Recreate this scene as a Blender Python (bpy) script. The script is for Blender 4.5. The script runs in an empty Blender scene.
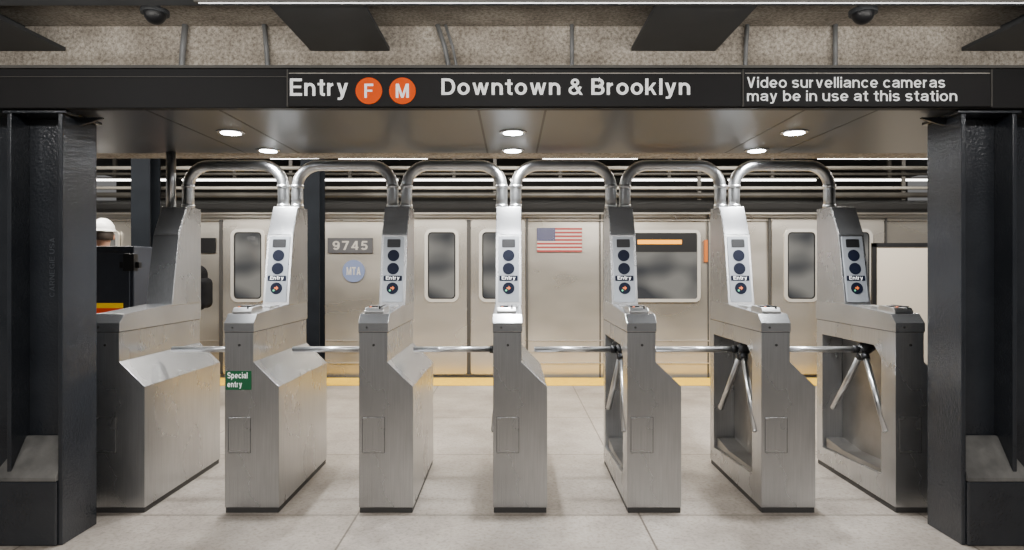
import bpy, bmesh, math, os
from mathutils import Vector, Matrix, Euler
C = bpy.context
D = bpy.data
COL = C.scene.collection
ZC = 1.357
F = 650.0
CY = -3.6
def PX(px, d): return (px-512)*d/F
def PZ(py, d): return ZC-(py-268)*d/F

# ------------------------------------------------------------ materials
def mat(name, col, rough=0.5, metal=0.0, emis=None, estr=0.0, spec=None):
    m = D.materials.new(name); m.use_nodes = True
    b = m.node_tree.nodes['Principled BSDF']
    b.inputs['Base Color'].default_value = (*col, 1)
    b.inputs['Roughness'].default_value = rough
    b.inputs['Metallic'].default_value = metal
    if spec is not None: b.inputs['Specular IOR Level'].default_value = spec
    if emis:
        b.inputs['Emission Color'].default_value = (*emis, 1)
        b.inputs['Emission Strength'].default_value = estr
    return m

def noisy(name, c1, c2, scale=(4,4,4), rough=(0.4,0.6), metal=0.0, detail=6, bump=0.0, coord='Object', bscale=None, ramp=(0.3,0.7), spec=None):
    m = mat(name, c1, rough[0], metal, spec=spec)
    nt = m.node_tree; N = nt.nodes; L = nt.links
    b = N['Principled BSDF']
    tc = N.new('ShaderNodeTexCoord'); mp = N.new('ShaderNodeMapping')
    mp.inputs['Scale'].default_value = scale
    L.new(tc.outputs[coord], mp.inputs['Vector'])
    nz = N.new('ShaderNodeTexNoise'); nz.inputs['Scale'].default_value = 1; nz.inputs['Detail'].default_value = detail
    L.new(mp.outputs[0], nz.inputs['Vector'])
    cr = N.new('ShaderNodeValToRGB')
    cr.color_ramp.elements[0].position = ramp[0]; cr.color_ramp.elements[1].position = ramp[1]
    cr.color_ramp.elements[0].color = (*c1, 1); cr.color_ramp.elements[1].color = (*c2, 1)
    L.new(nz.outputs['Fac'], cr.inputs['Fac']); L.new(cr.outputs['Color'], b.inputs['Base Color'])
    mr = N.new('ShaderNodeMapRange'); mr.inputs['To Min'].default_value = rough[0]; mr.inputs['To Max'].default_value = rough[1]
    L.new(nz.outputs['Fac'], mr.inputs['Value']); L.new(mr.outputs[0], b.inputs['Roughness'])
    if bump:
        n2 = N.new('ShaderNodeTexNoise'); n2.inputs['Detail'].default_value = 8
        n2.inputs['Scale'].default_value = 1
        mp2 = N.new('ShaderNodeMapping'); mp2.inputs['Scale'].default_value = bscale or scale
        L.new(tc.outputs[coord], mp2.inputs['Vector']); L.new(mp2.outputs[0], n2.inputs['Vector'])
        bp = N.new('ShaderNodeBump'); bp.inputs['Strength'].default_value = bump; bp.inputs['Distance'].default_value = 0.01
        L.new(n2.outputs['Fac'], bp.inputs['Height']); L.new(bp.outputs[0], b.inputs['Normal'])
    return m
def brushed(name, c1, c2, rough, grain, metal=.90, cloud=(2.5,2.5,2)):
    """stainless: soft clouds multiplied with fine directional grain"""
    m=noisy(name,c1,c2,cloud,rough,metal,detail=4,bump=0,ramp=(.25,.75))
    nt=m.node_tree; N=nt.nodes; L=nt.links; b=N['Principled BSDF']
    src=b.inputs['Base Color'].links[0].from_socket
    tc=N.new('ShaderNodeTexCoord'); mp=N.new('ShaderNodeMapping'); mp.inputs['Scale'].default_value=grain
    nz=N.new('ShaderNodeTexNoise'); nz.inputs['Scale'].default_value=1; nz.inputs['Detail'].default_value=3
    cr=N.new('ShaderNodeValToRGB'); cr.color_ramp.elements[0].position=.3; cr.color_ramp.elements[1].position=.7
    cr.color_ramp.elements[0].color=(.84,.84,.84,1); cr.color_ramp.elements[1].color=(1,1,1,1)
    mx=N.new('ShaderNodeMixRGB'); mx.blend_type='MULTIPLY'; mx.inputs[0].default_value=1
    L.new(tc.outputs['Object'],mp.inputs[0]); L.new(mp.outputs[0],nz.inputs[0]); L.new(nz.outputs['Fac'],cr.inputs[0])
    L.new(src,mx.inputs[1]); L.new(cr.outputs[0],mx.inputs[2]); L.new(mx.outputs[0],b.inputs['Base Color'])
    return m

STEEL = brushed('brushed_steel', (0.42,0.423,0.428), (0.56,0.562,0.565), (0.24,0.31), (170,170,4))
STEEL_UP = brushed('brushed_steel_upper', (0.47,0.473,0.478), (0.61,0.612,0.615), (0.20,0.27), (5,170,170))
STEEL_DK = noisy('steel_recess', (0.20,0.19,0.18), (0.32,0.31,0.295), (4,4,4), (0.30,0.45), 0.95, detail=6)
PIPE = noisy('pipe_steel', (0.54,0.54,0.54), (0.68,0.68,0.675), (8,8,8), (0.25,0.34), 1.0)
SEAM = mat('seam_dark', (0.05,0.048,0.046), 0.6, 0.3)
BLACK = mat('black_plastic', (0.010,0.010,0.011), 0.42, spec=.3)
PANEL = mat('display_plate', (0.30,0.315,0.335), 0.5, 0.3)
LAMP = mat('lamp_lens_dark', (0.006,0.008,0.018), 0.55, spec=.12)
ORANGE_L = mat('arrow_orange', (0.6,0.12,0.02), 0.4, 0, (1.0,0.22,0.03), 0.15)
GREEN_L = mat('arrow_green', (0.1,0.45,0.25), 0.4, 0, (0.15,0.8,0.4), 0.2)
WHITE = mat('white_lettering', (0.88,0.88,0.86), 0.5, 0, (1,1,1), 0.38, spec=.2)  # slight emission added so the lettering shows white; it is no lamp
SIGNBLK = noisy('sign_black', (0.006,0.0055,0.0055), (0.012,0.011,0.011), (3,3,3), (0.45,0.6), spec=.18)
ORANGE = mat('sign_orange', (0.78,0.085,0.003), 0.6, 0, (0.9,0.10,0.0), 0.10, spec=.1)  # weak emission added to lift the disc colour; the disc is no lamp
COLM = noisy('column_paint', (0.012,0.014,0.018), (0.026,0.029,0.034), (3,3,3), (0.15,0.25), 0.0, bump=0.22, bscale=(85,85,85), spec=.6)
EMB = mat('embossed_paint', (0.05,0.056,0.065), .35)
MATTE = noisy('platform_column_paint', (0.006,0.007,0.009), (0.010,0.012,0.015), (3,3,3), (0.6,0.7), 0.0, spec=.05)
SOFFIT = noisy('soffit_panel', (0.048,0.051,0.056), (0.070,0.073,0.079), (1.2,1.2,1.2), (0.30,0.38), 0.45)
CONC = noisy('ceiling_concrete', (0.28,0.25,0.21), (0.49,0.45,0.39), (4,4,4), (0.85,0.95), 0, 12, bump=0.9, bscale=(32,32,32))
nt=CONC.node_tree; N=nt.nodes; L=nt.links; b=N['Principled BSDF']
src=b.inputs['Base Color'].links[0].from_socket
tc=N.new('ShaderNodeTexCoord'); nz=N.new('ShaderNodeTexNoise'); nz.inputs['Scale'].default_value=44; nz.inputs['Detail'].default_value=7; nz.inputs['Roughness'].default_value=.75
cr=N.new('ShaderNodeValToRGB'); cr.color_ramp.elements[0].position=.36; cr.color_ramp.elements[1].position=.60
cr.color_ramp.elements[0].color=(.28,.25,.22,1); cr.color_ramp.elements[1].color=(1.12,1.1,1.08,1)
mx=N.new('ShaderNodeMixRGB'); mx.blend_type='MULTIPLY'; mx.inputs[0].default_value=.85
L.new(tc.outputs['Object'],nz.inputs[0]); L.new(nz.outputs['Fac'],cr.inputs[0]); L.new(src,mx.inputs[1]); L.new(cr.outputs[0],mx.inputs[2]); L.new(mx.outputs[0],b.inputs['Base Color'])
PLINTH = noisy('column_concrete', (0.055,0.053,0.05), (0.15,0.145,0.135), (8,8,8), (0.8,0.95), 0, 10, bump=0.7, bscale=(30,30,30))
DKSTEEL = noisy('dark_beam_paint', (0.022,0.024,0.027), (0.042,0.045,0.049), (4,4,4), (0.45,0.6), spec=.3)
GREEN = mat('green_label', (0.005,0.11,0.04), 0.45)
YEL = noisy('tactile_yellow', (0.80,0.46,0.0), (0.90,0.56,0.005), (12,12,12), (0.6,0.7))
TRAIN = noisy('train_steel', (0.50,0.465,0.41), (0.80,0.755,0.68), (0.55,0.55,1.3), (0.22,0.36), 0.82, detail=3, ramp=(.35,.65))  # broad pale bands in the base colour imitate highlights on the steel
TRAIN_D = noisy('train_door_steel', (0.56,0.52,0.46), (0.82,0.775,0.70), (0.6,0.6,1.2), (0.20,0.34), 0.82, detail=3, ramp=(.35,.65))  # same highlight bands painted into the door colour
FRAME = mat('train_window_frame', (0.82,0.79,0.73), 0.3, 0.6)
TROOF = mat('train_roof', (0.02,0.019,0.018), 0.7)
GLOW = mat('tube_emission', (1,1,1), 0.4, 0, (1.0,0.97,0.9), 9)
GLOWS = mat('strip_emission', (1,1,1), 0.4, 0, (0.9,0.95,1.0), .6)
DGLOW = mat('downlight_emission', (1,1,1), 0.4, 0, (0.93,0.96,1.0), 40)
CHROME = mat('downlight_ring', (0.5,0.5,0.5), 0.25, 1.0)
TUNNEL = noisy('tunnel_wall', (0.008,0.007,0.006), (0.02,0.017,0.014), (2,2,2), (0.7,0.9))
PCEIL = noisy('platform_ceiling', (0.035,0.031,0.026), (0.07,0.062,0.052), (2,2,2), (0.7,0.9))
COND = noisy('conduit', (0.32,0.30,0.26), (0.46,0.43,0.38), (3,3,3), (0.45,0.6), 0.3)
GREYC = noisy('grey_conduit', (0.16,0.165,0.17), (0.26,0.265,0.27), (3,3,3), (0.35,0.5), 0.4)
CONDD = noisy('conduit_dark', (0.04,0.036,0.032), (0.075,0.07,0.06), (3,3,3), (0.45,0.6), 0.3)

GLASS = mat('train_glass_glow', (0.02,0.021,0.024), 0.08)
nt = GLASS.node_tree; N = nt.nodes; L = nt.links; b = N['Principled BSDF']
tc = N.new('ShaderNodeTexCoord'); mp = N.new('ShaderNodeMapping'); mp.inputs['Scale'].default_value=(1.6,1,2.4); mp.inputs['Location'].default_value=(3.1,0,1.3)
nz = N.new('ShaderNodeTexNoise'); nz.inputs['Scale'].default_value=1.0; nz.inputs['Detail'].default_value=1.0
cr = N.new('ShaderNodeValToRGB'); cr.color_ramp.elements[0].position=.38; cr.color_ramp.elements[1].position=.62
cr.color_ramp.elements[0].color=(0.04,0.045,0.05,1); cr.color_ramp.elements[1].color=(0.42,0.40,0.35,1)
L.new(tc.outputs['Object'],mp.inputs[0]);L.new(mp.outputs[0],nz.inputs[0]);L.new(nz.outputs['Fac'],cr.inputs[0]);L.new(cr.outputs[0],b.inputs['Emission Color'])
b.inputs['Emission Strength'].default_value=0.5  # light of the car interior painted as a cloudy glow in the glass

# floor
FLOOR = mat('floor_concrete', (0.5,0.47,0.43), 0.6)
nt = FLOOR.node_tree; N = nt.nodes; L = nt.links; b = N['Principled BSDF']
tc = N.new('ShaderNodeTexCoord')
mp = N.new('ShaderNodeMapping'); mp.inputs['Location'].default_value=(0.85,0.03,0)
L.new(tc.outputs['Object'],mp.inputs[0])
br = N.new('ShaderNodeTexBrick'); br.offset=0.0; br.inputs['Scale'].default_value=1
br.inputs['Brick Width'].default_value=1.55; br.inputs['Row Height'].default_value=1.16
br.inputs['Mortar Size'].default_value=0.0065; br.inputs['Mortar Smooth'].default_value=0.4
br.inputs['Color1'].default_value=(1,1,1,1); br.inputs['Color2'].default_value=(0.88,0.865,0.845,1); br.inputs['Mortar'].default_value=(0.34,0.31,0.28,1)
L.new(mp.outputs[0],br.inputs['Vector'])
n1 = N.new('ShaderNodeTexNoise'); n1.inputs['Scale'].default_value=1.8; n1.inputs['Detail'].default_value=11; n1.inputs['Roughness'].default_value=.68
L.new(tc.outputs['Object'],n1.inputs[0])
cr = N.new('ShaderNodeValToRGB'); cr.color_ramp.elements[0].position=.32; cr.color_ramp.elements[1].position=.66
cr.color_ramp.elements[0].color=(0.215,0.185,0.155,1); cr.color_ramp.elements[1].color=(0.42,0.375,0.325,1)
L.new(n1.outputs['Fac'],cr.inputs[0])
n3 = N.new('ShaderNodeTexNoise'); n3.inputs['Scale'].default_value=46; n3.inputs['Detail'].default_value=6; n3.inputs['Roughness'].default_value=.7
L.new(tc.outputs['Object'],n3.inputs[0])
cr3 = N.new('ShaderNodeValToRGB'); cr3.color_ramp.elements[0].position=.32; cr3.color_ramp.elements[1].position=.52
cr3.color_ramp.elements[0].color=(.58,.55,.51,1); cr3.color_ramp.elements[1].color=(1,1,1,1)
L.new(n3.outputs['Fac'],cr3.inputs[0])
mx = N.new('ShaderNodeMixRGB'); mx.blend_type='MULTIPLY'; mx.inputs[0].default_value=1
L.new(cr.outputs[0],mx.inputs[1]); L.new(br.outputs['Color'],mx.inputs[2])
mx2 = N.new('ShaderNodeMixRGB'); mx2.blend_type='MULTIPLY'; mx2.inputs[0].default_value=1
L.new(mx.outputs[0],mx2.inputs[1]); L.new(cr3.outputs[0],mx2.inputs[2]); L.new(mx2.outputs[0],b.inputs['Base Color'])
b.inputs['Roughness'].default_value=0.40
bpn=N.new('ShaderNodeBump'); bpn.inputs['Strength'].default_value=.2; bpn.inputs['Distance'].default_value=.004
L.new(n3.outputs['Fac'],bpn.inputs['Height']); L.new(bpn.outputs[0],b.inputs['Normal'])

# ------------------------------------------------------------ helpers
def finish(o, parent=None, m=None, bevel=0, label=None, category=None, kind=None, group=None, recenter=True, smooth=False):
    me = o.data
    if recenter and len(me.vertices):
        xs=[v.co.x for v in me.vertices]; ys=[v.co.y for v in me.vertices]; zs=[v.co.z for v in me.vertices]
        c = Vector(((min(xs)+max(xs))/2,(min(ys)+max(ys))/2,min(zs)))
        me.transform(Matrix.Translation(-c)); o.location = c
    if m: me.materials.clear(); me.materials.append(m)
    if smooth:
        for p in me.polygons: p.use_smooth=True
    if bevel:
        bv=o.modifiers.new('bevel','BEVEL'); bv.width=bevel; bv.segments=2; bv.limit_method='ANGLE'; bv.angle_limit=math.radians(35)
    if parent:
        o.parent=parent
        q=parent
        while q is not None and q.type!='EMPTY':
            o.location = o.location - q.location; q=q.parent
    if label: o['label']=label
    if category: o['category']=category
    if kind: o['kind']=kind
    if group: o['group']=group
    return o

def newobj(name, verts, faces, m=None, **k):
    me=D.meshes.new(name); me.from_pydata([tuple(v) for v in verts],[],faces)
    bm=bmesh.new(); bm.from_mesh(me); bmesh.ops.recalc_face_normals(bm,faces=bm.faces); bm.to_mesh(me); bm.free()
    o=D.objects.new(name,me); COL.objects.link(o)
    return finish(o,m=m,**k)

def boxvf(x0,x1,y0,y1,z0,z1):
    v=[(x0,y0,z0),(x1,y0,z0),(x1,y1,z0),(x0,y1,z0),(x0,y0,z1),(x1,y0,z1),(x1,y1,z1),(x0,y1,z1)]
    f=[(0,3,2,1),(4,5,6,7),(0,1,5,4),(1,2,6,5),(2,3,7,6),(3,0,4,7)]
    return v,f
def box(name,x0,x1,y0,y1,z0,z1,m,**k):
    return newobj(name,*boxvf(x0,x1,y0,y1,z0,z1),m,**k)
def merge(parts):
    V=[];Fc=[]
    for v,f in parts:
        n=len(V); V+=list(v); Fc+=[tuple(i+n for i in q) for q in f]
    return V,Fc
def multi(name, parts, m, **k):
    return newobj(name,*merge(parts),m,**k)
def prismvf(poly, axis, a0, a1):
    n=len(poly)
    def mk(p,a):
        if axis=='x': return (a,p[0],p[1])
        if axis=='y': return (p[0],a,p[1])
        return (p[0],p[1],a)
    v=[mk(p,a0) for p in poly]+[mk(p,a1) for p in poly]
    f=[tuple(range(n)),tuple(range(2*n-1,n-1,-1))]+[(i,(i+1)%n,(i+1)%n+n,i+n) for i in range(n)]
    return v,f
def prism(name,poly,axis,a0,a1,m,**k):
    return newobj(name,*prismvf(poly,axis,a0,a1),m,**k)
def rr(x0,x1,z0,z1,r,seg=6):
    pts=[]
    for cx,cz,a in ((x1-r,z0+r,-90),(x1-r,z1-r,0),(x0+r,z1-r,90),(x0+r,z0+r,180)):
        for i in range(seg+1):
            t=math.radians(a+90*i/seg); pts.append((cx+r*math.cos(t),cz+r*math.sin(t)))
    return pts
def framevf(x0,x1,z0,z1,w,r,y0,y1):
    o=rr(x0,x1,z0,z1,r); i=rr(x0+w,x1-w,z0+w,z1-w,max(r-w,0.004)); n=len(o)
    v=[(p[0],y0,p[1]) for p in o]+[(p[0],y0,p[1]) for p in i]+[(p[0],y1,p[1]) for p in o]+[(p[0],y1,p[1]) for p in i]
    f=[]
    for k in range(n):
        q=(k+1)%n
        f+=[(k,q,n+q,n+k),(2*n+k,3*n+k,3*n+q,2*n+q),(k,2*n+k,2*n+q,q),(n+k,n+q,3*n+q,3*n+k)]
    return v,f
def circ(cx,cz,r,n=28): return [(cx+r*math.cos(2*math.pi*i/n),cz+r*math.sin(2*math.pi*i/n)) for i in range(n)]
def cylvf(p0,p1,r0,r1=None,n=20):
    r1=r0 if r1 is None else r1
    p0=Vector(p0);p1=Vector(p1);d=(p1-p0).normalized()
    u=d.orthogonal().normalized();w=d.cross(u)
    v=[tuple(p0+r0*(math.cos(2*math.pi*i/n)*u+math.sin(2*math.pi*i/n)*w)) for i in range(n)]
    v+=[tuple(p1+r1*(math.cos(2*math.pi*i/n)*u+math.sin(2*math.pi*i/n)*w)) for i in range(n)]
    f=[tuple(range(n)),tuple(range(2*n-1,n-1,-1))]+[(i,(i+1)%n,(i+1)%n+n,i+n) for i in range(n)]
    return v,f
def ashade(o):
    for p in o.data.polygons: p.use_smooth = len(p.vertices)<=4
    return o
def cyl(name,p0,p1,r,m,r1=None,n=24,**k):
    return ashade(newobj(name,*cylvf(p0,p1,r,r1,n),m,**k))
def tubevf(path,r,n=20):
    V=[];Fc=[]
    pts=[Vector(p) for p in path]
    prev=None
    for i,p in enumerate(pts):
        t=(pts[min(i+1,len(pts)-1)]-pts[max(i-1,0)]).normalized()
        u=(prev-prev.dot(t)*t).normalized() if prev else t.orthogonal().normalized()
        prev=u; w=t.cross(u)
        V+=[tuple(p+r*(math.cos(2*math.pi*a/n)*u+math.sin(2*math.pi*a/n)*w)) for a in range(n)]
    for i in range(len(pts)-1):
        for a in range(n):
            q=(a+1)%n; Fc.append((i*n+a,i*n+q,(i+1)*n+q,(i+1)*n+a))
    Fc.append(tuple(range(n))); Fc.append(tuple(range(len(pts)*n-1,(len(pts)-1)*n-1,-1)))
    return V,Fc

# ------------------------------------------------------------ grotesque lettering built from strokes
def glyphs(w):
    h=w/2; xh=.74; t=xh-h; ct=1-h; wt=w*.86
    def arc(cx,cy,rx,ry,a0,a1,n=18):
        return [(cx+rx*math.cos(math.radians(a0+(a1-a0)*i/n)),cy+ry*math.sin(math.radians(a0+(a1-a0)*i/n))) for i in range(n+1)]
    def S(*p,wd=w,closed=False): return ('s',list(p),wd,closed)
    def P(p,wd=w,closed=False): return ('s',p,wd,closed)
    def G(x0,y0,x1,y1,wd=w): return ('d',(x0,y0,x1,y1),wd,False)
    def ell(cx,cy,rx,ry): return ('s',arc(cx,cy,rx,ry,0,360,28)[:-1],w,True)
    yc=xh/2; ry=xh/2-h
    arch=lambda a,b_:P(arc((a+b_)/2,t-.24,(b_-a)/2,.24,180,0)+[(b_,0)],wd=w)
    g={}
    g['o']=([ell(.31,yc,.31-h,ry)],.62)
    g['n']=([S((h,0),(h,xh)),arch(h,.57-h)],.57)
    g['h']=([S((h,0),(h,1)),arch(h,.57-h)],.57)
    g['m']=([S((h,0),(h,xh)),arch(h,.44),arch(.44,.88-h)],.88)
    g['u']=([P([(h,xh)]+arc(.285,h+.24,.285-h,.24,180,360)),S((.57-h,0),(.57-h,xh))],.57)
    g['r']=([S((h,0),(h,xh)),P(arc(h+.25,t-.25,.25,.25,180,95))],.37)
    g['t']=([P([(.20,.94),(.20,h+.12)]+arc(.32,h+.12-.02,.12,.11,180,270,8)+[(.38,h-.01)]),S((0,xh-wt/2),(.38,xh-wt/2),wd=wt)],.38)
    g['l']=([S((h,0),(h,1))],w)
    g['i']=([S((h,0),(h,xh)),S((h,.85),(h,1))],w)
    bx=.30
    g['d']=([ell(bx,yc,bx-h,ry),S((.60-h,0),(.60-h,1))],.60)
    g['b']=([ell(bx,yc,bx-h,ry),S((h,0),(h,1))],.60)
    g['p']=([ell(bx,yc,bx-h,ry),S((h,-.26),(h,xh))],.60)
    g['e']=([P([(h,yc-.02),(.60-h,yc-.02)],wd=wt),P(arc(.30,yc,.30-h,ry,-3,318,26))],.60)
    g['c']=([P(arc(.30,yc,.30-h,ry,38,322,24))],.58)
    g['a']=([P(arc(.30,t-.16,.28-h+.0,.16,168,0,14)+[(.58-h,0)]),P([(.58-h,.43)]+arc(.25,.245-.005,.25-h,.155,95,350,16),wd=wt)],.58)
    r2=(t-h)/4
    g['s']=([P(arc(.27,t-r2,.27-h,r2,22,270,14)+arc(.27,h+r2,.27-h,r2,90,-158,14)[1:])],.54)
    g['v']=([G(.10,xh,.30,0),G(.50,xh,.30,0)],.60)
    g['w']=([G(.10,xh,.27,0,wt),G(.445,xh,.27,0,wt),G(.445,xh,.62,0,wt),G(.79,xh,.62,0,wt)],.89)
    g['y']=([G(.10,xh,.31,.03),G(.51,xh,.27,-.10),P([(.285,-.06),(.235,-.155),(.17,-.175),(.06,-.17)],wd=wt)],.61)
    g['k']=([S((h,0),(h,1)),G(.47,xh,.16,.27,wt),G(.27,.46,.50,0,wt)],.60)
    g['E']=([S((h,0),(h,1)),S((h,ct),(.62,ct)),S((h,.51),(.58,.51),wd=wt),S((h,h),(.63,h))],.63)
    g['F']=([S((h,0),(h,1)),S((h,ct),(.60,ct)),S((h,.50),(.54,.50),wd=wt)],.60)
    g['D']=([P([(h,h),(h,ct),(.32,ct)]+arc(.34,.5,.70-.34-h,.5-h,90,-90,20)+[(.32,h)],closed=True)],.70)
    g['B']=([S((h,0),(h,1)),P([(h,ct),(.38,ct)]+arc(.38,(ct+.52)/2,.62-.38-h+.02,(ct-.52)/2,90,-90,12)+[(h,.52)]),P([(h,.52),(.40,.52)]+arc(.40,(h+.52)/2,.67-.40-h,(.52-h)/2,90,-90,12)+[(h,h)])],.67)
    g['R']=([S((h,0),(h,1)),P([(h,ct),(.40,ct)]+arc(.40,(ct+.48)/2,.66-.40-h,(ct-.48)/2,90,-90,12)+[(h,.48)]),G(.36,.48,.56,0)],.68)
    g['V']=([G(.11,1,.36,0),G(.61,1,.36,0)],.72)
    g['M']=([S((h,0),(h,1)),S((.84-h,0),(.84-h,1)),G(.12,1,.42,.0,wt),G(.72,1,.42,.0,wt)],.84)
    g['N']=([S((h,0),(h,1)),S((.70-h,0),(.70-h,1)),G(.11,1,.59,0)],.70)
    g['T']=([S((.32,0),(.32,1)),S((0,ct),(.64,ct))],.64)
    g['A']=([G(.37,1,.11,0),G(.37,1,.63,0),S((.2,.27),(.54,.27),wd=wt)],.74)
    g['I']=([S((h,0),(h,1))],w)
    g['U']=([P([(h,1),(h,h+.28)]+arc(.34,h+.28,.34-h,.28,180,360)+[(.68-h,1)])],.68)
    r3=(ct-h)/4
    g['S']=([P(arc(.33,ct-r3,.33-h,r3,20,270,16)+arc(.33,h+r3,.33-h,r3,90,-160,16)[1:])],.66)
    g['C']=([P(arc(.36,.5,.36-h,.5-h,40,320,24))],.70)
    g['G']=([P(arc(.36,.5,.36-h,.5-h,40,325,24)),P([(.40,.44),(.70-h,.44),(.70-h,0)],wd=wt)],.72)
    g['&']=([('s',arc(.34,ct-.16,.145,.16,0,360,20)[:-1],wt,True),P(arc(.29,h+.20,.29-h,.205,100,350,20)+[(.62,.50)],wd=wt),G(.27,.68,.66,0,wt),S((.26,.60),(.33,.51),wd=wt)],.76)
    g['9']=([ell(.31,.67,.31-h,.33-h),P(arc(.30,.47,.32-h,.47-h,30,-140,18))],.62)
    g['7']=([S((0,ct),(.60,ct)),G(.50,.9,.20,0)],.60)
    g['4']=([S((.46,0),(.46,1)),S((.0,.28),(.62,.28),wd=wt),G(.44,1,.09,.28,wt)],.62)
    g['5']=([S((.12,ct),(.57,ct)),S((.16,ct),(.12,.46),wd=wt),P(arc(.29,.33,.31-h,.33-h,135,-150,20))],.60)
    return g
GL={}
def ribbon(pts,wd,closed):
    n=len(pts);h=wd/2;L_=[];R_=[]
    for i in range(n):
        p=Vector(pts[i])
        a=Vector(pts[(i-1)%n]) if (closed or i>0) else None
        c=Vector(pts[(i+1)%n]) if (closed or i<n-1) else None
        d0=(p-a).normalized() if a is not None else None
        d1=(c-p).normalized() if c is not None else None
        if d0 is None: d0=d1
        if d1 is None: d1=d0
        n0=Vector((-d0.y,d0.x)); n1=Vector((-d1.y,d1.x)); m=(n0+n1)
        m=m.normalized() if m.length>1e-4 else n0
        k=h/max(m.dot(n0),.45)
        L_.append(p+m*k);R_.append(p-m*k)
    V=[(v.x,v.y) for v in L_]+[(v.x,v.y) for v in R_]
    Fc=[]
    for i in range(n if closed else n-1):
        j=(i+1)%n; Fc.append((i,j,n+j,n+i))
    return V,Fc
def text(name, body, x0, x1, z0, z1, y, m, bold=0.18, mtx=None, track=.12, **k):
    key=round(bold,3)
    if key not in GL: GL[key]=glyphs(bold)
    g=GL[key]; V=[];Fc=[];X=0;lay=0
    for ch in body:
        if ch==' ': X+=.30; continue
        st,adv=g[ch]
        for kd,p,wd,cl in st:
            if kd=='s': v,f=ribbon(p,wd,cl)
            else:
                ax_,ay,bx_,by=p; hw=wd/2*math.hypot(bx_-ax_,by-ay)/abs(by-ay)
                v=[(ax_-hw,ay),(ax_+hw,ay),(bx_+hw,by),(bx_-hw,by)]; f=[(0,1,2,3)]
            n=len(V); V+=[(a+X,b_,lay%5) for a,b_ in v]; Fc+=[tuple(i+n for i in q) for q in f]; lay+=1
        X+=adv+track
    xs=[v[0] for v in V]; ys=[v[1] for v in V]
    sx=(x1-x0)/(max(xs)-min(xs)); sz=(z1-z0)/(max(ys)-min(ys))
    V=[((v[0]-min(xs))*sx+x0, y-.0008-v[2]*.0001, (v[1]-min(ys))*sz+z0) for v in V]
    me=D.meshes.new(name); me.from_pydata(V,[],Fc)
    if mtx: me.transform(mtx)
    o=D.objects.new(name,me); COL.objects.link(o)
    return finish(o,m=m,**k)
def empty(name,loc,label,category,**k):
    e=D.objects.new(name,None); e.location=loc; e.empty_display_size=.1; COL.objects.link(e)
    e['label']=label; e['category']=category
    for a,b_ in k.items(): e[a]=b_
    return e
def copytree(o, parent=None, skip=()):
    n=o.copy(); COL.objects.link(n)
    if parent: n.parent=parent
    for ch in o.children:
        if ch.name.split('.')[0] in skip: continue
        copytree(ch,n,skip)
    return n

# ------------------------------------------------------------ structure
FE=4.4   # platform edge Y
box('floor',-7,7,-6,FE,-0.12,0,FLOOR,kind='structure',recenter=False)
box('trim_1',-7,7,FE-0.50,FE,0.0,0.006,YEL,kind='structure')
box('trim_2',-7,7,FE,FE+0.03,-0.25,0.0,SEAM,kind='structure')
box('ceiling',-7,7,-6,0.82,3.0,3.15,CONC,kind='structure',recenter=False)
box('wall_bulkhead',-7,7,0.82,1.05,2.14,3.0,CONC,kind='structure',recenter=False)
box('ceiling_platform',-7,7,1.05,8.2,2.95,3.05,PCEIL,kind='structure',recenter=False)
box('wall_tunnel',-7,7,7.9,8.1,-1.3,2.95,TUNNEL,kind='structure',recenter=False)
box('floor_track',-7,7,4.43,7.9,-1.35,-1.25,TUNNEL,kind='structure',recenter=False)

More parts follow.
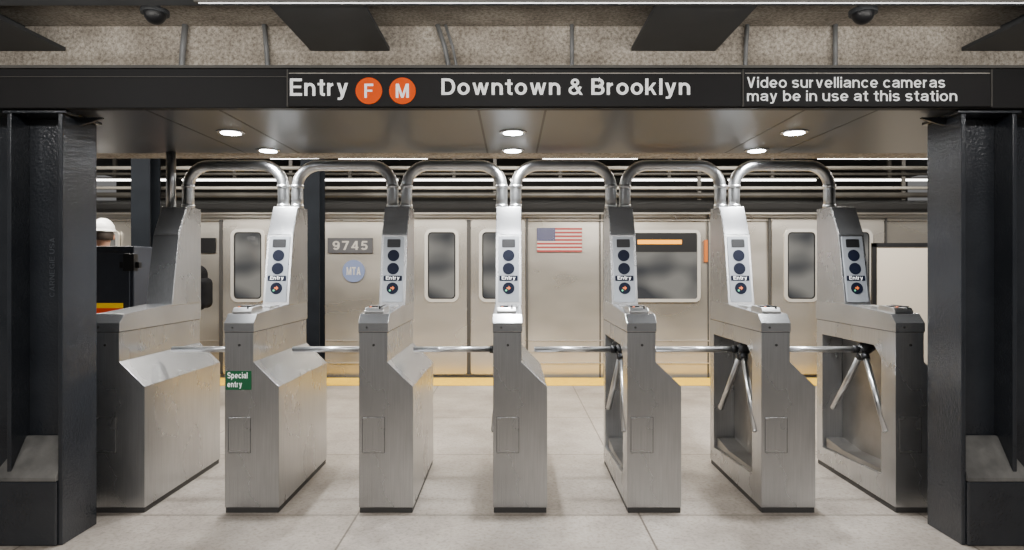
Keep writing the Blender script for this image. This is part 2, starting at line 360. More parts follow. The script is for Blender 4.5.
# ------------------------------------------------------------ turnstile
W=.30; LEN=.94; PITCH=.743; TX0=-.105-3*PITCH
def build_turnstile():
    root=empty('turnstile',(0,0,0),'','turnstile')
    sec=[(0,.03),(W,.03),(W,.70),(.158,.837),(.158,1.02),(0,1.02)]
    v,f=prismvf(sec,'y',0,LEN-.01)
    o=newobj('cabinet_body',v,f,STEEL,recenter=False)
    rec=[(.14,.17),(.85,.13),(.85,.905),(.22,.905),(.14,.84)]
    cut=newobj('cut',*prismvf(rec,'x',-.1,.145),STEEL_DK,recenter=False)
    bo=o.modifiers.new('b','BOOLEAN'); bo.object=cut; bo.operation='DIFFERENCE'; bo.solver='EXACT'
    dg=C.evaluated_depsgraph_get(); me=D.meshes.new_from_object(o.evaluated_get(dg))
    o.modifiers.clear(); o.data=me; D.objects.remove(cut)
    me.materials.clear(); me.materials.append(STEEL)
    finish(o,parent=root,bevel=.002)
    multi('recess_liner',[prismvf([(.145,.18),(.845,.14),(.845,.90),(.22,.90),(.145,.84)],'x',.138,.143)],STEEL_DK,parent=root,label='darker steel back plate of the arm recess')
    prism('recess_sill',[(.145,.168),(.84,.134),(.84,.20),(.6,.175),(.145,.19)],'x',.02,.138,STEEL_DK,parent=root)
    box('plinth',.004,W-.004,.004,LEN-.02,0,.03,SEAM,parent=root,label='dark recessed kick plate')
    hp=[(-.004,1.004),(-.004,1.052),(.045,1.100),(.60,1.13),(LEN,1.13),(LEN,1.004)]
    prism('top_housing',hp,'x',-.002,.162,STEEL_UP,parent=root,bevel=.0015)
    box('housing_seam',-.001,.1595,-.001,.93,.999,1.004,SEAM,parent=root)
    box('access_hatch',.022,.142,-.003,.001,.335,.53,STEEL,parent=root,bevel=.001,label='small rectangular access door with dark outline')
    multi('hatch_seam',[framevf(.0195,.1445,.3325,.5325,.0025,.004,-.0015,.0)],SEAM,parent=root)
    cyl('lock',(.082,-.006,.93),(.082,.0,.93),.007,SEAM,parent=root)
    cyl('lock',(.045,-.008,1.028),(.045,-.003,1.028),.006,SEAM,parent=root)
    rd=newobj('card_reader',*prismvf([(.045,1.097),(.045,1.115),(.062,1.134),(.20,1.140),(.22,1.125),(.22,1.107)],'x',.022,.128),PIPE,parent=root,bevel=.003,label='raised card swipe reader')
    box('reader_slot',.10,.108,.055,.215,1.116,1.1425,BLACK,parent=rd)
    box('reader_window',.035,.085,.085,.150,1.131,1.1415,BLACK,parent=rd)
    cyl('reader_light',(.05,.072,1.130),(.05,.070,1.139),.005,ORANGE_L,parent=rd)
    box('token_plate',.03,.14,.30,.46,1.112,1.127,PIPE,parent=root,bevel=.002)
    Tf0=Vector((0,.545,1.12)); Tf1=Vector((0,.63,1.57))
    tp=[(.545,1.12),(.63,1.57),(.735,1.765),(.93,1.765),(.93,1.12)]
    prism('display_tower',tp,'x',0,.166,STEEL,parent=root,bevel=.002)
    s=(Vector((0,.735,1.765))-Vector((0,.63,1.57))).normalized(); nrm=Vector((0,-s.z,s.y))
    a=Vector((0,.63,1.57))+s*.006; b2=Vector((0,.735,1.765))-s*.004
    q=[a,b2,b2+nrm*.004,a+nrm*.004]
    prism('tower_cap',[(p.y,p.z) for p in q],'x',.004,.162,STEEL_UP,parent=root,bevel=.001)
    up=(Tf1-Tf0); Lh=up.length; up.normalize(); nn=Vector((0,up.z,-up.y))
    M=Matrix(((1,nn.x,up.x,0),(0,nn.y,up.y,Tf0.y),(0,nn.z,up.z,Tf0.z),(0,0,0,1)))
    def onp(name,vf,m,parent,**k):
        v,f=vf; v=[M@Vector(p) for p in v]
        return newobj(name,v,f,m,parent=parent,**k)
    dp=onp('display_panel',prismvf(rr(.016,.150,.02,Lh-.010,.006),'y',-.006,.002),PANEL,root,label='pale grey indicator panel with round lamps')
    onp('message_screen',prismvf(rr(.040,.126,.376,.430,.006),'y',-.009,-.005),BLACK,dp)
    for z in (.322,.236):
        onp('indicator_lamp',prismvf(circ(.083,z,.038),'y',-.009,-.005),LAMP,dp)
    onp('entry_plate',prismvf(rr(.024,.142,.156,.190,.004),'y',-.008,-.005),LAMP,dp)
    text('entry_lettering','Entry',.040,.126,.159,.187,-.008,WHITE,0.14,mtx=M,parent=dp,label='white lettering reading Entry')
    onp('indicator_lamp',prismvf(circ(.083,.108,.038),'y',-.009,-.005),LAMP,dp)
    onp('entry_arrow',prismvf([(.071,.104),(.083,.104),(.083,.095),(.097,.109),(.083,.123),(.083,.114),(.071,.114)],'y',-.0105,-.0085),ORANGE_L,dp,label='lit orange arrow')
    onp('arrow_dot',prismvf(circ(.068,.094,.006,12),'y',-.0105,-.0085),GREEN_L,dp)
    # tripod
    H=Vector((.042,.40,.86))
    ax=Vector((-1,0,-.8)).normalized()
    multi('tripod_hub',[cylvf(H-ax*.07,H+ax*.022,.046,.041,24),cylvf(H+ax*.022,H+ax*.034,.032,.028,20)],BLACK,parent=root,label='black tripod hub')
    for d in (Vector((-1,0,0)),Vector((-.07,-.60,-.84)),Vector((-.07,.60,-.84))):
        L_=.520 if d.x<-.5 else .510
        d=d.normalized()
        p0=H+d*.015+ax*.005; p1=p0+d*L_
        arm=multi('tripod_arm',[cylvf(p0,p1,.0175,.0175,18),cylvf(p1,p1+d*.005,.0175,.013,18)],PIPE,parent=root,label='polished steel barrier arm'); ashade(arm)
        cyl('arm_collar',p0+d*.02,p0+d*.055,.024,BLACK,parent=arm)
    return root
tmpl=build_turnstile()
SKIP=('display_panel','card_reader','token_plate')
labels=['brushed steel turnstile with plain tower beside the dark column',
 'brushed steel turnstile with a green special entry label',
 'brushed steel turnstile with lamp panel and bare front',
 'brushed steel turnstile seen head on with lamp panel',
 'brushed steel turnstile with side recess and three-arm barrier',
 'brushed steel turnstile showing open recess and tripod arms',
 'brushed steel turnstile with tripod arms beside the dark column']
TS=[]
for i in range(7):
    t=tmpl if i==6 else copytree(tmpl,skip=SKIP if i==0 else ())
    t.location=(TX0+i*PITCH,0,0); t['label']=labels[i]; t['category']='turnstile'; t['group']='row of subway turnstiles'
    TS.append(t)
lb=box('special_entry_label',.008,.148,-.004,.0,.683,.787,GREEN,parent=TS[1],label='green label with white lettering')
text('special_lettering','Special',.017,.128,.738,.780,-.004,WHITE,.15,parent=lb)
text('special_lettering','entry',.017,.097,.690,.728,-.004,WHITE,.15,parent=lb)

# ------------------------------------------------------------ inverted U guard pipes
PY=.825
def upipe(xa,xb):
    r=.15; zb=1.766; zt=2.055
    path=[(xa,PY,zb),(xa,PY,zb+.06)]
    for k in range(11):
        t=math.pi-math.pi/2*k/10; path.append((xa+r+r*math.cos(t),PY,zt-r+r*math.sin(t)))
    for k in range(11):
        t=math.pi/2-math.pi/2*k/10; path.append((xb-r+r*math.cos(t),PY,zt-r+r*math.sin(t)))
    path+=[(xb,PY,zb+.06),(xb,PY,zb)]
    o=newobj('guard_pipe',*tubevf(path,.038,24),PIPE,recenter=True,label='polished steel pipe arch joining two turnstile towers',category='pipe arch',group='pipe arches over the gates')
    ashade(o)
    for x in (xa,xb):
        for z in (1.7665,1.90):
            c_=cyl('pipe_collar',(x,PY,z),(x,PY,z+.022),.042,PIPE); c_.parent=o; c_.location=c_.location-o.location
for i in range(6):
    upipe(TX0+i*PITCH+.083+.047, TX0+(i+1)*PITCH+.083-.047)
p=cyl('guard_pipe',(TX0+.036,.78,1.766),(TX0+.036,.78,2.134),.030,PIPE,label='straight polished steel pipe rising from tower to soffit',category='pipe')

# ------------------------------------------------------------ sign fascia + soffit
S0=-.46; dS=3.14
ZB=2.134; ZT=2.332
box('soffit_panel',-7,7,-.40,.80,ZB,ZB+.03,SOFFIT,label='dark brushed metal soffit panels above the gates',category='soffit')
SO=D.objects['soffit_panel']
for x in (-1.80,-1.44,-.165,.165,1.44,1.80,3.3,-3.3):
    box('panel_joint',x-.006,x+.006,-.39,.79,ZB-.001,ZB+.002,BLACK,parent=SO)
fas=box('sign_beam',-7,7,-.45,-.40,ZB-.002,ZT,SIGNBLK,label='long black overhead sign beam across the entrance',category='sign',bevel=.003)
box('beam_top_rail',-7,7,-.46,-.42,ZT-.008,ZT+.006,CONDD,parent=fas)
def inbeam(px): return PX(px,dS)
signs=[('sign_panel',288,742),('sign_panel',744,991)]
for nme,a,b_ in signs:
    box(nme,inbeam(a),inbeam(b_),S0,-.449,ZB+.003,ZT-.016,SIGNBLK,parent=fas,bevel=.002)
    box('sign_white_line',inbeam(a+1),inbeam(b_-1),S0-.002,S0,PZ(73.6,dS),PZ(72.9,dS),COND,parent=fas)
for a in (287.5,743,991.5):
    box('sign_joint',inbeam(a)-.003,inbeam(a)+.003,S0-.003,-.449,ZB+.003,ZT-.016,CONDD,parent=fas)
box('sign_seam',inbeam(-200),inbeam(286),S0+.006,-.449,PZ(76.6,dS),PZ(76,dS),CONDD,parent=fas)
def stext(nm,s,a,b_,yt,yb,bold=.18):
    text(nm,s,inbeam(a),inbeam(b_),PZ(yb,dS),PZ(yt,dS),S0,WHITE,bold,parent=fas)
stext('sign_lettering','Entry',290,348,78.5,100,.155)
stext('sign_lettering','Downtown & Brooklyn',441.5,690,77,98.8,.155)
stext('sign_lettering','Video survelliance cameras',747,945,77,87.8,.13)
stext('sign_lettering','may be in use at this station',747,957,90.5,103.6,.13)
for cx,ch in ((369,'F'),(402.5,'M')):
    v=prismvf(circ(inbeam(cx),PZ(91,dS),.064,40),'y',S0-.004,S0)
    ds=newobj('route_bullet',*v,ORANGE,parent=fas,label='orange route disc with letter '+ch)
    w=4.4 if ch=='F' else 6.5
    text('route_letter',ch,inbeam(cx-w),inbeam(cx+w),PZ(98,dS),PZ(84,dS),S0-.004,WHITE,.165,parent=ds)
for y in (.11,.68):
    for x in (-1.605,0.005,1.612):
        rg=cyl('downlight',(x,y,ZB-.008),(x,y,ZB+.001),.072,CHROME,r1=.08,n=32,label='round recessed ceiling downlight with chrome ring',category='light',group='soffit downlights')
        ln=cyl('downlight_lens',(x,y,ZB-.010),(x,y,ZB-.007),.055,DGLOW,n=28); ln.parent=rg; ln.location=ln.location-rg.location
        l=D.lights.new('spot','SPOT'); l.energy=110; l.spot_size=math.radians(125); l.spot_blend=.6; l.shadow_soft_size=.04; l.color=(.95,.975,1)
        lo=D.objects.new('downlight_lamp',l); lo.location=(x,y,ZB-.03); COL.objects.link(lo)

# ------------------------------------------------------------ steel columns
def column(sx):
    f0,f1=2.20,2.222; g0,g1=2.45,2.472
    ya,yb=-.42,-.155
    parts=[]
    def b(xa,xb,*r):
        a,c=sorted((sx*xa,sx*xb)); parts.append(boxvf(a,c,*r))
    b(f0,f1,ya,yb,0,ZB-.02); b(g0,g1,ya,yb,0,ZB-.02); b(f1-.002,g0+.002,-.30,-.282,0,ZB-.02)
    b(f0-.02,g1+.02,ya-.005,yb+.015,ZB-.020,ZB-.003)
    o=multi('steel_column',parts,COLM,label='dark painted steel H-section column holding the sign beam',category='column',group='entrance columns',bevel=.004)
    tri=[(sx*(f0-.12),ZB-.012),(sx*(f0-.12),ZB-.018),(sx*(f0),ZB-.055),(sx*(f0),ZB-.012)]
    g=prism('cap_gusset',tri,'y',-.30,-.285,COLM); g.parent=o; g.location-=o.location
    xi=sx*2.2215; xo=sx*2.54; xt=sx*2.452
    ft=multi('foot_block',[boxvf(*sorted((xi,xo)),-.435,-.302,0,.315)],COLM,bevel=.008,label='dark painted block around the column foot')
    ft.parent=o; ft.location-=o.location
    V=[(xi,-.437,.315),(xo,-.437,.315),(xo,-.302,.315),(xi,-.302,.315),(xi,-.320,.51),(xt,-.320,.51),(xt,-.302,.51),(xi,-.302,.51),(xi,-.437,.335),(xo,-.437,.335),(xo,-.302,.335),(xi,-.302,.335)]
    Fc=[(0,1,2,3),(0,1,9,8),(1,2,10,9),(2,3,11,10),(3,0,8,11),(8,9,5,4),(9,10,6,5),(10,11,7,6),(11,8,4,7),(4,5,6,7)]
    c=newobj('concrete_cap',V,Fc,PLINTH,bevel=.006,label='sloped rough concrete fill above the foot block')
    c.parent=o; c.location-=o.location
    if sx<0:
        tx=text('embossed_lettering','CARNEGIE USA',-.15,.15,-.014,.014,0,EMB,.14,mtx=Matrix.Translation((-2.335,-.301,1.36))@Matrix.Rotation(math.radians(-90),4,'Y'))
        tx.parent=o; tx.location-=o.location
    return o
column(-1);column(1)
for sx in (-1,1):
    xs=sorted((sx*2.475,sx*4.2))
    box('steel_partition',xs[0],xs[1],-.27,-.22,0,ZB-.004,COLM,label='dark painted steel partition beside the column',category='partition',group='side partitions')

# ------------------------------------------------------------ mezzanine ceiling details
for xa,xb in ((-3.6,-3.03),(-1.365,-.83),(.81,1.38),(3.05,3.6)):
    parts=[boxvf(xa,xb,-1.2,.81,2.83,2.855),boxvf((xa+xb)/2-.012,(xa+xb)/2+.012,-1.2,.81,2.85,3.0)]
    multi('steel_beam',parts,DKSTEEL,label='dark steel ceiling beam with wide flange',category='beam',group='ceiling beams')
multi('cross_beam',[boxvf(-7,7,-.22,-.05,2.79,2.81),boxvf(-7,7,-.145,-.125,2.80,2.828)],DKSTEEL,label='dark steel cross beam running along the ceiling',category='beam')
for (a,b_) in ((-1.7,2.9),):
    fx=box('strip_light',a,b_,-.13,-.10,2.780,2.7905,CONDD,label='slim fluorescent strip light under the beam',category='light')
    cc=cyl('light_tube',(a+.02,-.115,2.7775),(b_-.02,-.115,2.7775),.0035,GLOWS,n=12); cc.parent=fx; cc.location-=fx.location
for px,off,r_ in ((180,.03,.020),(268,-.03,.016),(452,-.10,.016),(460,-.10,.010),(572,.0,.014),(745,0.02,.014),(836,.0,.016)):
    x=PX(px,4.38)
    vf=tubevf([(x+off,.79,3.0),(x+off*.5,.79,2.85),(x,.79,2.6),(x,.79,2.165)],r_,12)
    ashade(newobj('conduit',*vf,GREYC,label='thin grey conduit fixed on the concrete wall',category='pipe',group='wall conduits'))
for px in (155,863):
    x=PX(px,3.85); y=.25
    V=[];Fc=[];n=24;m_=8
    for j in range(m_+1):
        t=math.pi/2*j/m_
        for i in range(n): V.append((x+.062*math.cos(t)*math.cos(2*math.pi*i/n),y+.062*math.cos(t)*math.sin(2*math.pi*i/n),2.862-.062*math.sin(t)))
    for j in range(m_):
        for i in range(n):
            q=(i+1)%n; Fc.append((j*n+i,j*n+q,(j+1)*n+q,(j+1)*n+i))
    dm=newobj('dome_camera',V,Fc,BLACK,smooth=True,label='black dome security camera under the ceiling',category='camera',group='dome cameras')
    hs=multi('camera_housing',[cylvf((x,y,2.860),(x,y,2.885),.078,.078,28),cylvf((x,y,2.885),(x,y,3.0),.03,.03,12)],DKSTEEL); hs.parent=dm; hs.location-=dm.location

# ------------------------------------------------------------ platform side
def pcol(px):
    x=PX(px,7.3); y=3.7
    multi('platform_column',[boxvf(x-.105,x+.105,y-.11,y-.09,0,2.95),boxvf(x-.105,x+.105,y+.09,y+.11,0,2.95),boxvf(x-.01,x+.01,y-.1,y+.1,0,2.95)],MATTE,label='dark painted steel column standing on the platform',category='column',group='platform columns')
pcol(146);pcol(313)
def htube(nm,x0,x1,y,z,r,m,**k): return cyl(nm,(x0,y,z),(x1,y,z),r,m,n=14,**k)
dd=7.2
for a,b_ in ((268,322),(336,430),(540,640),(815,960)):
    y=dd+CY; z=PZ(158,dd)
    fx=multi('platform_light',[boxvf(PX(a,dd),PX(b_,dd),y-.03,y+.03,z+.012,z+.03),boxvf((PX(a,dd)+PX(b_,dd))/2-.02,(PX(a,dd)+PX(b_,dd))/2+.02,y-.02,y+.02,z+.03,2.9505)],CONDD,label='fluorescent light hanging above the platform',category='light',group='platform lights')
    t=htube('light_tube',PX(a,dd)+.03,PX(b_,dd)-.03,y,z,.014,GLOW); t.parent=fx; t.location-=fx.location
dd=8.6
for a,b_ in ((60,170),(180,290),(300,400),(408,500),(508,612),(622,716),(726,818),(828,950)):
    y=dd+CY; z=PZ(180,dd)
    fx=multi('tunnel_light',[boxvf(PX(a,dd),PX(b_,dd),y-.03,y+.03,z+.012,z+.03),boxvf((PX(a,dd)+PX(b_,dd))/2-.02,(PX(a,dd)+PX(b_,dd))/2+.02,y-.02,y+.02,z+.03,2.9505)],CONDD,label='fluorescent light hanging over the track',category='light',group='track lights')
    t=htube('light_tube',PX(a,dd)+.03,PX(b_,dd)-.03,y,z,.012,GLOW); t.parent=fx; t.location-=fx.location
for i,(yy,py,r,m_) in enumerate(((7.6,168,.022,COND),(7.6,174,.016,CONDD),(7.6,188,.018,COND),(7.6,195,.03,CONDD))):
    htube('overhead_pipe',-7,7,yy+CY,PZ(py,yy),r,m_,label='long horizontal pipe hung along the platform edge',category='pipe',group='overhead pipes')
for x in (-5,-2.6,-.2,2.2,4.6):
    multi('pipe_hanger',[boxvf(x-.02,x+.02,4.03,4.05,2.16,2.951)],CONDD,label='steel hanger bracket carrying overhead pipes',category='bracket',group='pipe hangers')
bd=empty('framed_board',(PX(903,7.6),3.8,0),'large pale board in a slim black frame on posts','board')
bx0=PX(872,7.4)-bd.location.x; bx1=PX(960,7.4)-bd.location.x
multi('board_frame',[boxvf(bx0,bx0+.045,-.02,.02,0.0,PZ(243,7.4)),boxvf(bx1-.045,bx1,-.02,.02,0.0,PZ(243,7.4)),boxvf(bx0,bx1,-.02,.02,PZ(247,7.4),PZ(243,7.4))],BLACK,parent=bd)
box('board_face',bx0+.04,bx1-.04,-.008,.012,.10,PZ(247,7.4)+.005,mat('board_pale',(0.50,0.45,0.38),.5),parent=bd)

# ------------------------------------------------------------ train
TY=4.55; TD=TY-CY
def tx(px): return PX(px,TD)
def tz(py): return PZ(py,TD)
tr=empty('subway_train',(0,TY,-1.25),'stainless steel subway train standing at the platform','train')
def tb(nm,vf,m,parent=tr,**k):
    v,f=vf; v=[(p[0],p[1]-TY,p[2]+1.25) for p in v]
    return newobj(nm,v,f,m,parent=parent,**k)
prof=[(TY,-.15),(TY-.01,.6),(TY,1.2),(TY+.02,2.04),(TY+2.9,2.04),(TY+2.9,-.15)]
tb('car_body',prismvf(prof,'x',-7,7),TRAIN)
rp=[(TY+.02,2.04),(TY+.05,2.10),(TY+.15,2.18),(TY+.45,2.25),(TY+1.45,2.30),(TY+2.45,2.25),(TY+2.88,2.04)]
tb('car_roof',prismvf(rp,'x',-7,7),TROOF,label='dark curved roof')
tb('roof_gutter',boxvf(-7,7,TY-.02,TY+.03,2.03,2.05),TRAIN)
tb('underframe',boxvf(-7,7,TY+.15,TY+2.7,-.7,-.15),TROOF)
for xw in (-5,-4,-1,0,3,4):
    tb('wheel',cylvf((xw,TY+.5,-.84),(xw,TY+.62,-.84),.41,.41,28),TROOF)
    tb('wheel',cylvf((xw,TY+2.3,-.84),(xw,TY+2.42,-.84),.41,.41,28),TROOF)
for zz in (.16,.30,.44,1.95):
    tb('body_rib',boxvf(-7,7,TY-.018,TY+.0,zz,zz+.012),TRAIN_D)
def door(cx,sides=(-1,1)):
    for s in sides:
        a,b_=sorted((cx+s*2,cx+s*56))
        dr=tb('train_door',prismvf(rr(tx(a),tx(b_),.03,tz(220),.04),'y',TY-.03,TY+.02),TRAIN_D,label='stainless sliding door leaf')
        wa,wb=sorted((cx+s*10,cx+s*44))
        def sub(nm,vf,m):
            v,f=vf; v=[(p[0],p[1]-TY,p[2]+1.25) for p in v]
            o=newobj(nm,v,f,m); o.parent=dr; o.location-=dr.location
        sub('door_window_frame',framevf(tx(wa),tx(wb),tz(302),tz(229),.040,.09,TY-.045,TY-.025),FRAME)
        sub('door_window_gasket',framevf(tx(wa)+.035,tx(wb)-.035,tz(302)+.035,tz(229)-.035,.02,.06,TY-.040,TY-.027),BLACK)
        sub('door_window',prismvf(rr(tx(wa)+.04,tx(wb)-.04,tz(298),tz(233),.06),'y',TY-.036,TY-.028),GLASS)
    tb('door_seal',boxvf(tx(cx)-.022,tx(cx)+.022,TY-.034,TY,.03,tz(220)),SEAM)
    for s in (-1,1):
        tb('door_jamb',boxvf(tx(cx+s*58)-.012,tx(cx+s*58)+.012,TY-.03,TY,.0,tz(218)),SEAM)
door(469);door(827);door(222,(1,));door(1130)
def win(a,b_,yt,yb):
    tb('train_window_frame',framevf(tx(a),tx(b_),tz(yb),tz(yt),.04,.07,TY-.03,TY),FRAME)
    tb('train_window',prismvf(rr(tx(a)+.035,tx(b_)-.035,tz(yb)+.035,tz(yt)-.035,.04),'y',TY-.02,TY-.01),GLASS)
win(628,700,230,302)
win(30,120,230,302)
tb('route_display',boxvf(tx(632),tx(696),TY-.035,TY-.012,tz(252),tz(233)),BLACK)
LED=mat('led_orange',(.8,.30,.0),.5,0,(1,.40,.0),1.2)
tb('led_strip',boxvf(tx(637),tx(681),TY-.038,TY-.034,tz(244.2),tz(240)),LED,label='glowing amber strip of the route display')
tb('number_plate',boxvf(tx(328),tx(373),TY-.02,TY-.005,tz(253),tz(238)),mat('plate',(.05,.05,.055),.5))
text('number_lettering','9745',tx(333),tx(368),tz(250)+1.25,tz(241)+1.25,-.021,mat('plate_text',(.35,.33,.30),.5),.18,track=.2,parent=tr)
EB=mat('emblem_blue',(.12,.155,.27),.5)
tb('blue_emblem',prismvf(circ(tx(354),tz(271),.14,32),'y',TY-.02,TY-.004),EB,label='round blue emblem with white lettering')
text('emblem_lettering','MTA',tx(347),tx(361),tz(275)+1.25,tz(267)+1.25,-.021,FRAME,.18,parent=tr)
tb('side_display',boxvf(tx(190),tx(216),TY-.02,TY-.0,tz(253),tz(238)),BLACK)
tb('flag_decal',boxvf(tx(537),tx(582),TY-.012,TY-.003,tz(252),tz(228)),mat('flag_white',(.50,.42,.37),.5),label='United States flag decal')
RED=mat('flag_red',(.27,.03,.03),.5); BLU=mat('flag_blue',(.03,.035,.10),.5)
h=(tz(228)-tz(252))/13
tb('flag_stripes',merge([boxvf(tx(537),tx(582),TY-.015,TY-.011,tz(228)-(i+1)*h,tz(228)-i*h) for i in range(0,13,2)]),RED)
tb('flag_canton',boxvf(tx(537),tx(555),TY-.018,TY-.011,tz(228)-7*h,tz(228)),BLU)
st=[]
for r in range(9):
    for c_ in range(6 if r%2==0 else 5):
        sx_=tx(537)+.019+(c_+(0 if r%2==0 else .5))*.0375; sz_=tz(228)-.018-r*.0165
        st.append(boxvf(sx_-.004,sx_+.004,TY-.020,TY-.0175,sz_-.004,sz_+.004))
tb('flag_stars',merge(st),COND)
tb('marker_light',boxvf(tx(704),tx(707),TY-.03,TY,tz(262),tz(240)),mat('amber',(.4,.10,.01),.4,0,(1,.3,.03),.15))
for a in (604,708,302,390,600):
    tb('panel_seam',boxvf(tx(a)-.008,tx(a)+.008,TY-.014,TY,-.1,2.03),SEAM)

# ------------------------------------------------------------ control cabinet behind first gate
cd=5.3; cy=cd+CY
x0,x1=PX(70,cd),PX(134,cd)
cb=empty('control_cabinet',((x0+x1)/2,cy,0),'dark navy steel control cabinet with yellow and orange caution label','cabinet')
hw=(x1-x0)/2
NAVY=noisy('navy_paint',(.018,.023,.036),(.028,.035,.052),(4,4,4),(.45,.55))
box('cabinet_shell',-hw,hw,0,.3,.0,PZ(246,cd),NAVY,parent=cb,bevel=.01)
box('cabinet_door',-hw+.03,hw-.03,-.012,.002,.1,PZ(252,cd),NAVY,parent=cb,bevel=.004)
multi('latch',[boxvf(hw-.09,hw+.07,-.05,-.01,PZ(268,cd),PZ(262,cd)),boxvf(hw-.05,hw+.04,-.07,-.01,PZ(271,cd),PZ(254,cd)),boxvf(hw-.04,hw+.01,-.02,.04,PZ(269,cd),PZ(258,cd))],BLACK,parent=cb,bevel=.004)
cx_=cb.location.x
box('caution_label',PX(92,cd)-cx_,PX(124,cd)-cx_,-.018,-.010,PZ(326,cd),PZ(303,cd),mat('caution_yellow',(.9,.55,.01),.5,0,(1,.6,.0),.2),parent=cb)  # label given a little emission to look brighter; it is no lamp
CO_=mat('caution_orange',(.8,.06,.01),.5,0,(1,.06,0),.12)  # stripe colour brightened by the same added emission
box('caution_stripe',PX(92,cd)-cx_,PX(124,cd)-cx_,-.021,-.017,PZ(316,cd),PZ(308,cd),CO_,parent=cb)

# ------------------------------------------------------------ people
SKIN=mat('skin',(.50,.27,.18),.55)
def skinmesh(name,verts,edges,radii,m,sub=2,root=0,**k):
    me=D.meshes.new(name); me.from_pydata(verts,edges,[])
    o=D.objects.new(name,me); COL.objects.link(o)
    sk=o.modifiers.new('skin','SKIN')
    for i,r in enumerate(radii):
        rr_=(r,r) if not isinstance(r,tuple) else r
        me.skin_vertices[0].data[i].radius=rr_
    me.skin_vertices[0].data[root].use_root=True
    sk.use_smooth_shade=True
    ss=o.modifiers.new('s','SUBSURF'); ss.levels=sub; ss.render_levels=sub
    dg=C.evaluated_depsgraph_get(); m2=D.meshes.new_from_object(o.evaluated_get(dg))
    o.modifiers.clear(); o.data=m2; m2.materials.clear(); m2.materials.append(m)
    for p in m2.polygons: p.use_smooth=True
    return finish(o,**k)
def person(loc,rotz,coat,pants,label,hat=False,stride=.12):
    e=empty('person',loc,label,'person'); e.rotation_euler=(0,0,rotz)
    V=[(0,0,.95),(0,0,1.12),(0,-.01,1.30),(0,0,1.42),(0,0,1.50),(0,-.012,1.56),(0,-.02,1.64),(0,-.015,1.715)]
    E=[(i,i+1) for i in range(7)]
    R=[(.15,.105),(.14,.10),(.165,.11),(.10,.075),(.052,.055),(.062,.075),(.075,.092),(.058,.07)]
    def add(p,r,frm):
        V.append(p);R.append(r);E.append((frm,len(V)-1));return len(V)-1
    for s in (-1,1):
        a=add((s*.19,.0,1.39),.058,3); b_=add((s*.235,.03,1.12),.044,a); c_=add((s*.225,-.08,.88),.030,b_); h_=add((s*.222,-.11,.80),(.026,.040),c_)
        for q,(dx,dy,ln) in enumerate(((0,-.028,.075),(0,-.01,.085),(0,.008,.08),(0,.024,.062))):
            m1=add((s*.222,-.115+dy,.80-ln*.75),.0095,h_); add((s*.212,-.122+dy,.80-ln*1.25),.008,m1)
        t1=add((s*.205,-.145,.785),.011,h_); add((s*.198,-.16,.755),.009,t1)
        hp=add((s*.095,0,.90),.088,0); kn=add((s*.10,-.03-s*stride*.5,.49),.056,hp); an=add((s*.10,.02-s*stride,.09),.036,kn); add((s*.11,-.12-s*stride,.035),(.038,.028),an)
    skinmesh('body',V,E,R,SKIN,parent=e)
    V=[(0,0,.88),(0,0,1.12),(0,-.01,1.30),(0,0,1.43)];E=[(0,1),(1,2),(2,3)];R=[(.18,.135),(.17,.13),(.19,.135),(.125,.095)]
    for s in (-1,1):
        a=len(V); V+=[(s*.20,.0,1.39),(s*.245,.03,1.12),(s*.235,-.075,.90)]; R+=[.075,.060,.046]; E+=[(3,a),(a,a+1),(a+1,a+2)]
    skinmesh('jacket',V,E,R,coat,parent=e)
    V=[(0,0,.95)];E=[];R=[(.165,.12)]
    for s in (-1,1):
        a=len(V); V+=[(s*.095,0,.86),(s*.10,-.03-s*stride*.5,.49),(s*.10,.02-s*stride,.08)]; R+=[.102,.074,.058]; E+=[(0,a),(a,a+1),(a+1,a+2)]
    skinmesh('trousers',V,E,R,pants,parent=e)
    for s in (-1,1):
        skinmesh('boot',[(s*.10,.05-s*stride,.055),(s*.105,-.06-s*stride,.045),(s*.11,-.15-s*stride,.036)],[(0,1),(1,2)],[(.05,.052),(.05,.044),(.045,.034)],BLACK,parent=e)
    for s in (-1,1):
        skinmesh('ear',[(s*.082,.0,1.60),(s*.088,.01,1.63),(s*.084,.008,1.655)],[(0,1),(1,2)],[.012,.016,.012],SKIN,parent=e,sub=1)
        ashade(newobj('eye',*cylvf((s*.032,-.112,1.645),(s*.032,-.104,1.645),.011,.012,14),BLACK,parent=e))
    skinmesh('nose',[(0,-.10,1.645),(0,-.122,1.61),(0,-.105,1.60)],[(0,1),(1,2)],[.011,.016,.012],SKIN,parent=e,sub=1)
    newobj('mouth',*boxvf(-.026,.026,-.103,-.092,1.565,1.573),mat('lips',(.4,.16,.13),.5),parent=e)
    def dome(nm,cz,rx,ry,rz,m_,brim=0,cyo=0,low=0):
        V=[];Fc=[];n=32;q=12
        for j in range(q+1):
            t=-low+(math.pi/2+low)*j/q
            for i in range(n):
                a=2*math.pi*i/n; V.append((rx*math.cos(t)*math.cos(a),cyo+ry*math.cos(t)*math.sin(a),cz+rz*math.sin(t)))
        for j in range(q):
            for i in range(n): Fc.append((j*n+i,j*n+(i+1)%n,(j+1)*n+(i+1)%n,(j+1)*n+i))
        if brim:
            n0=len(V)
            for i in range(n):
                a=2*math.pi*i/n; bx=brim*(2.0 if math.sin(a)<-.3 else 1)
                V.append(((rx+brim)*math.cos(a),cyo+(ry+bx)*math.sin(a),cz-.012))
            for i in range(n): Fc.append((i,n0+i,n0+(i+1)%n,(i+1)%n))
        o=newobj(nm,V,Fc,m_,smooth=True,parent=e)
        so=o.modifiers.new('s','SOLIDIFY'); so.thickness=.006
        return o
    HAIR=mat('hair',(.03,.02,.015),.7)
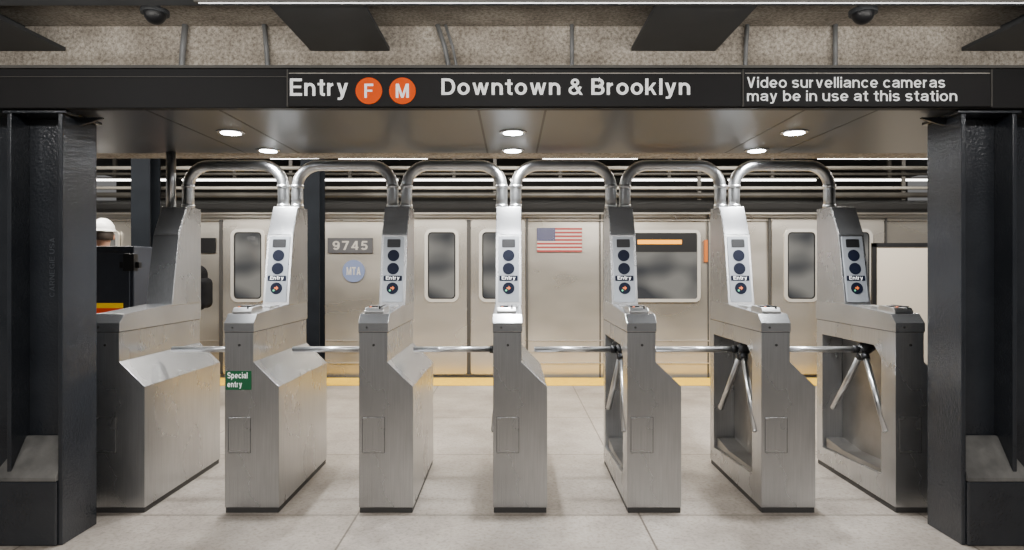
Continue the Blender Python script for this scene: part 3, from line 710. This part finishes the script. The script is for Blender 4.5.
    dome('hair',1.645,.088,.095,.105,HAIR,cyo=.022,low=.5)
    if hat:
        dome('hard_hat',1.690,.100,.118,.115,mat('hat_white',(.8,.8,.78),.35),brim=.014,cyo=-.005)
    return e
wk=person((PX(103,6.3),6.3+CY,0),math.radians(-150),mat('jacket_grey',(.05,.055,.07),.8),mat('trousers_dark',(.03,.035,.05),.8),'person in dark jacket wearing a white hard hat, back turned',hat=True,stride=0.0)
wk.scale=(1.02,1.02,1.02)
rdr=person((-3.37,6.4+CY,0),math.radians(-90),mat('jacket_black',(.03,.03,.032),.8),mat('trousers_navy',(.03,.035,.06),.8),'person in black jacket walking with a backpack on',stride=.12)
def backpack():
    e=empty('backpack',(-3.20,6.4+CY,.93),'black backpack with straps worn by the walker','backpack')
    FAB=noisy('backpack_fabric',(.004,.004,.0045),(.010,.010,.011),(12,12,12),(.75,.9),bump=.4,spec=.08)
    me=box('pack_body',-.03,.17,-.15,.15,0,.46,FAB,parent=e)
    bv=me.modifiers.new('b','BEVEL'); bv.width=.095; bv.segments=8
    p=box('front_pocket',.10,.220,-.115,.115,.03,.33,FAB,parent=e)
    bv=p.modifiers.new('b','BEVEL'); bv.width=.055; bv.segments=6
    for s in (-1,1):
        ashade(newobj('shoulder_strap',*tubevf([(.0,s*.09,.10),(-.05,s*.14,.16),(-.20,s*.15,.28),(-.31,s*.13,.42),(-.20,s*.12,.53),(.0,s*.08,.44)],.014,10),FAB,parent=e))
    ashade(newobj('grab_handle',*tubevf([(.03,-.04,.45),(.04,-.02,.49),(.04,.02,.49),(.03,.04,.45)],.008,8),FAB,parent=e))
backpack()

# ------------------------------------------------------------ lights
def area(nm,loc,rot,sx,sy,e,col=(1,.95,.88)):
    l=D.lights.new(nm,'AREA'); l.shape='RECTANGLE'; l.size=sx; l.size_y=sy; l.energy=e; l.color=col
    o=D.objects.new(nm,l); o.location=loc; o.rotation_euler=rot; COL.objects.link(o); return o
for x in (-2.8,0,2.8):
    area('mezzanine_lamp_or_fill',(x,-3.0,2.9),(math.radians(22),0,0),1.8,.3,62,(1,.99,.98))
area('mezzanine_lamp_or_fill',(0,-.75,2.56),(math.radians(140),0,0),7.5,.1,88,(1,.96,.90))  # added upward fill to brighten the ceiling concrete; no fixture hangs here
for x in (-4,-1.3,1.3,4):
    area('platform_lamp',(x,2.4,2.85),(math.radians(22),0,0),2.0,.3,145,(1,.95,.87))
w=D.worlds.new('world'); C.scene.world=w; w.use_nodes=True
w.node_tree.nodes['Background'].inputs[0].default_value=(1,.99,.98,1); w.node_tree.nodes['Background'].inputs[1].default_value=.17

cam=D.cameras.new('camera'); co=D.objects.new('camera',cam); COL.objects.link(co)
co.location=(0,CY,ZC); co.rotation_euler=(math.radians(90),0,0)
cam.lens=F/1024*36; cam.sensor_width=36; cam.shift_y=-7/1024; cam.clip_start=.05
C.scene.camera=co
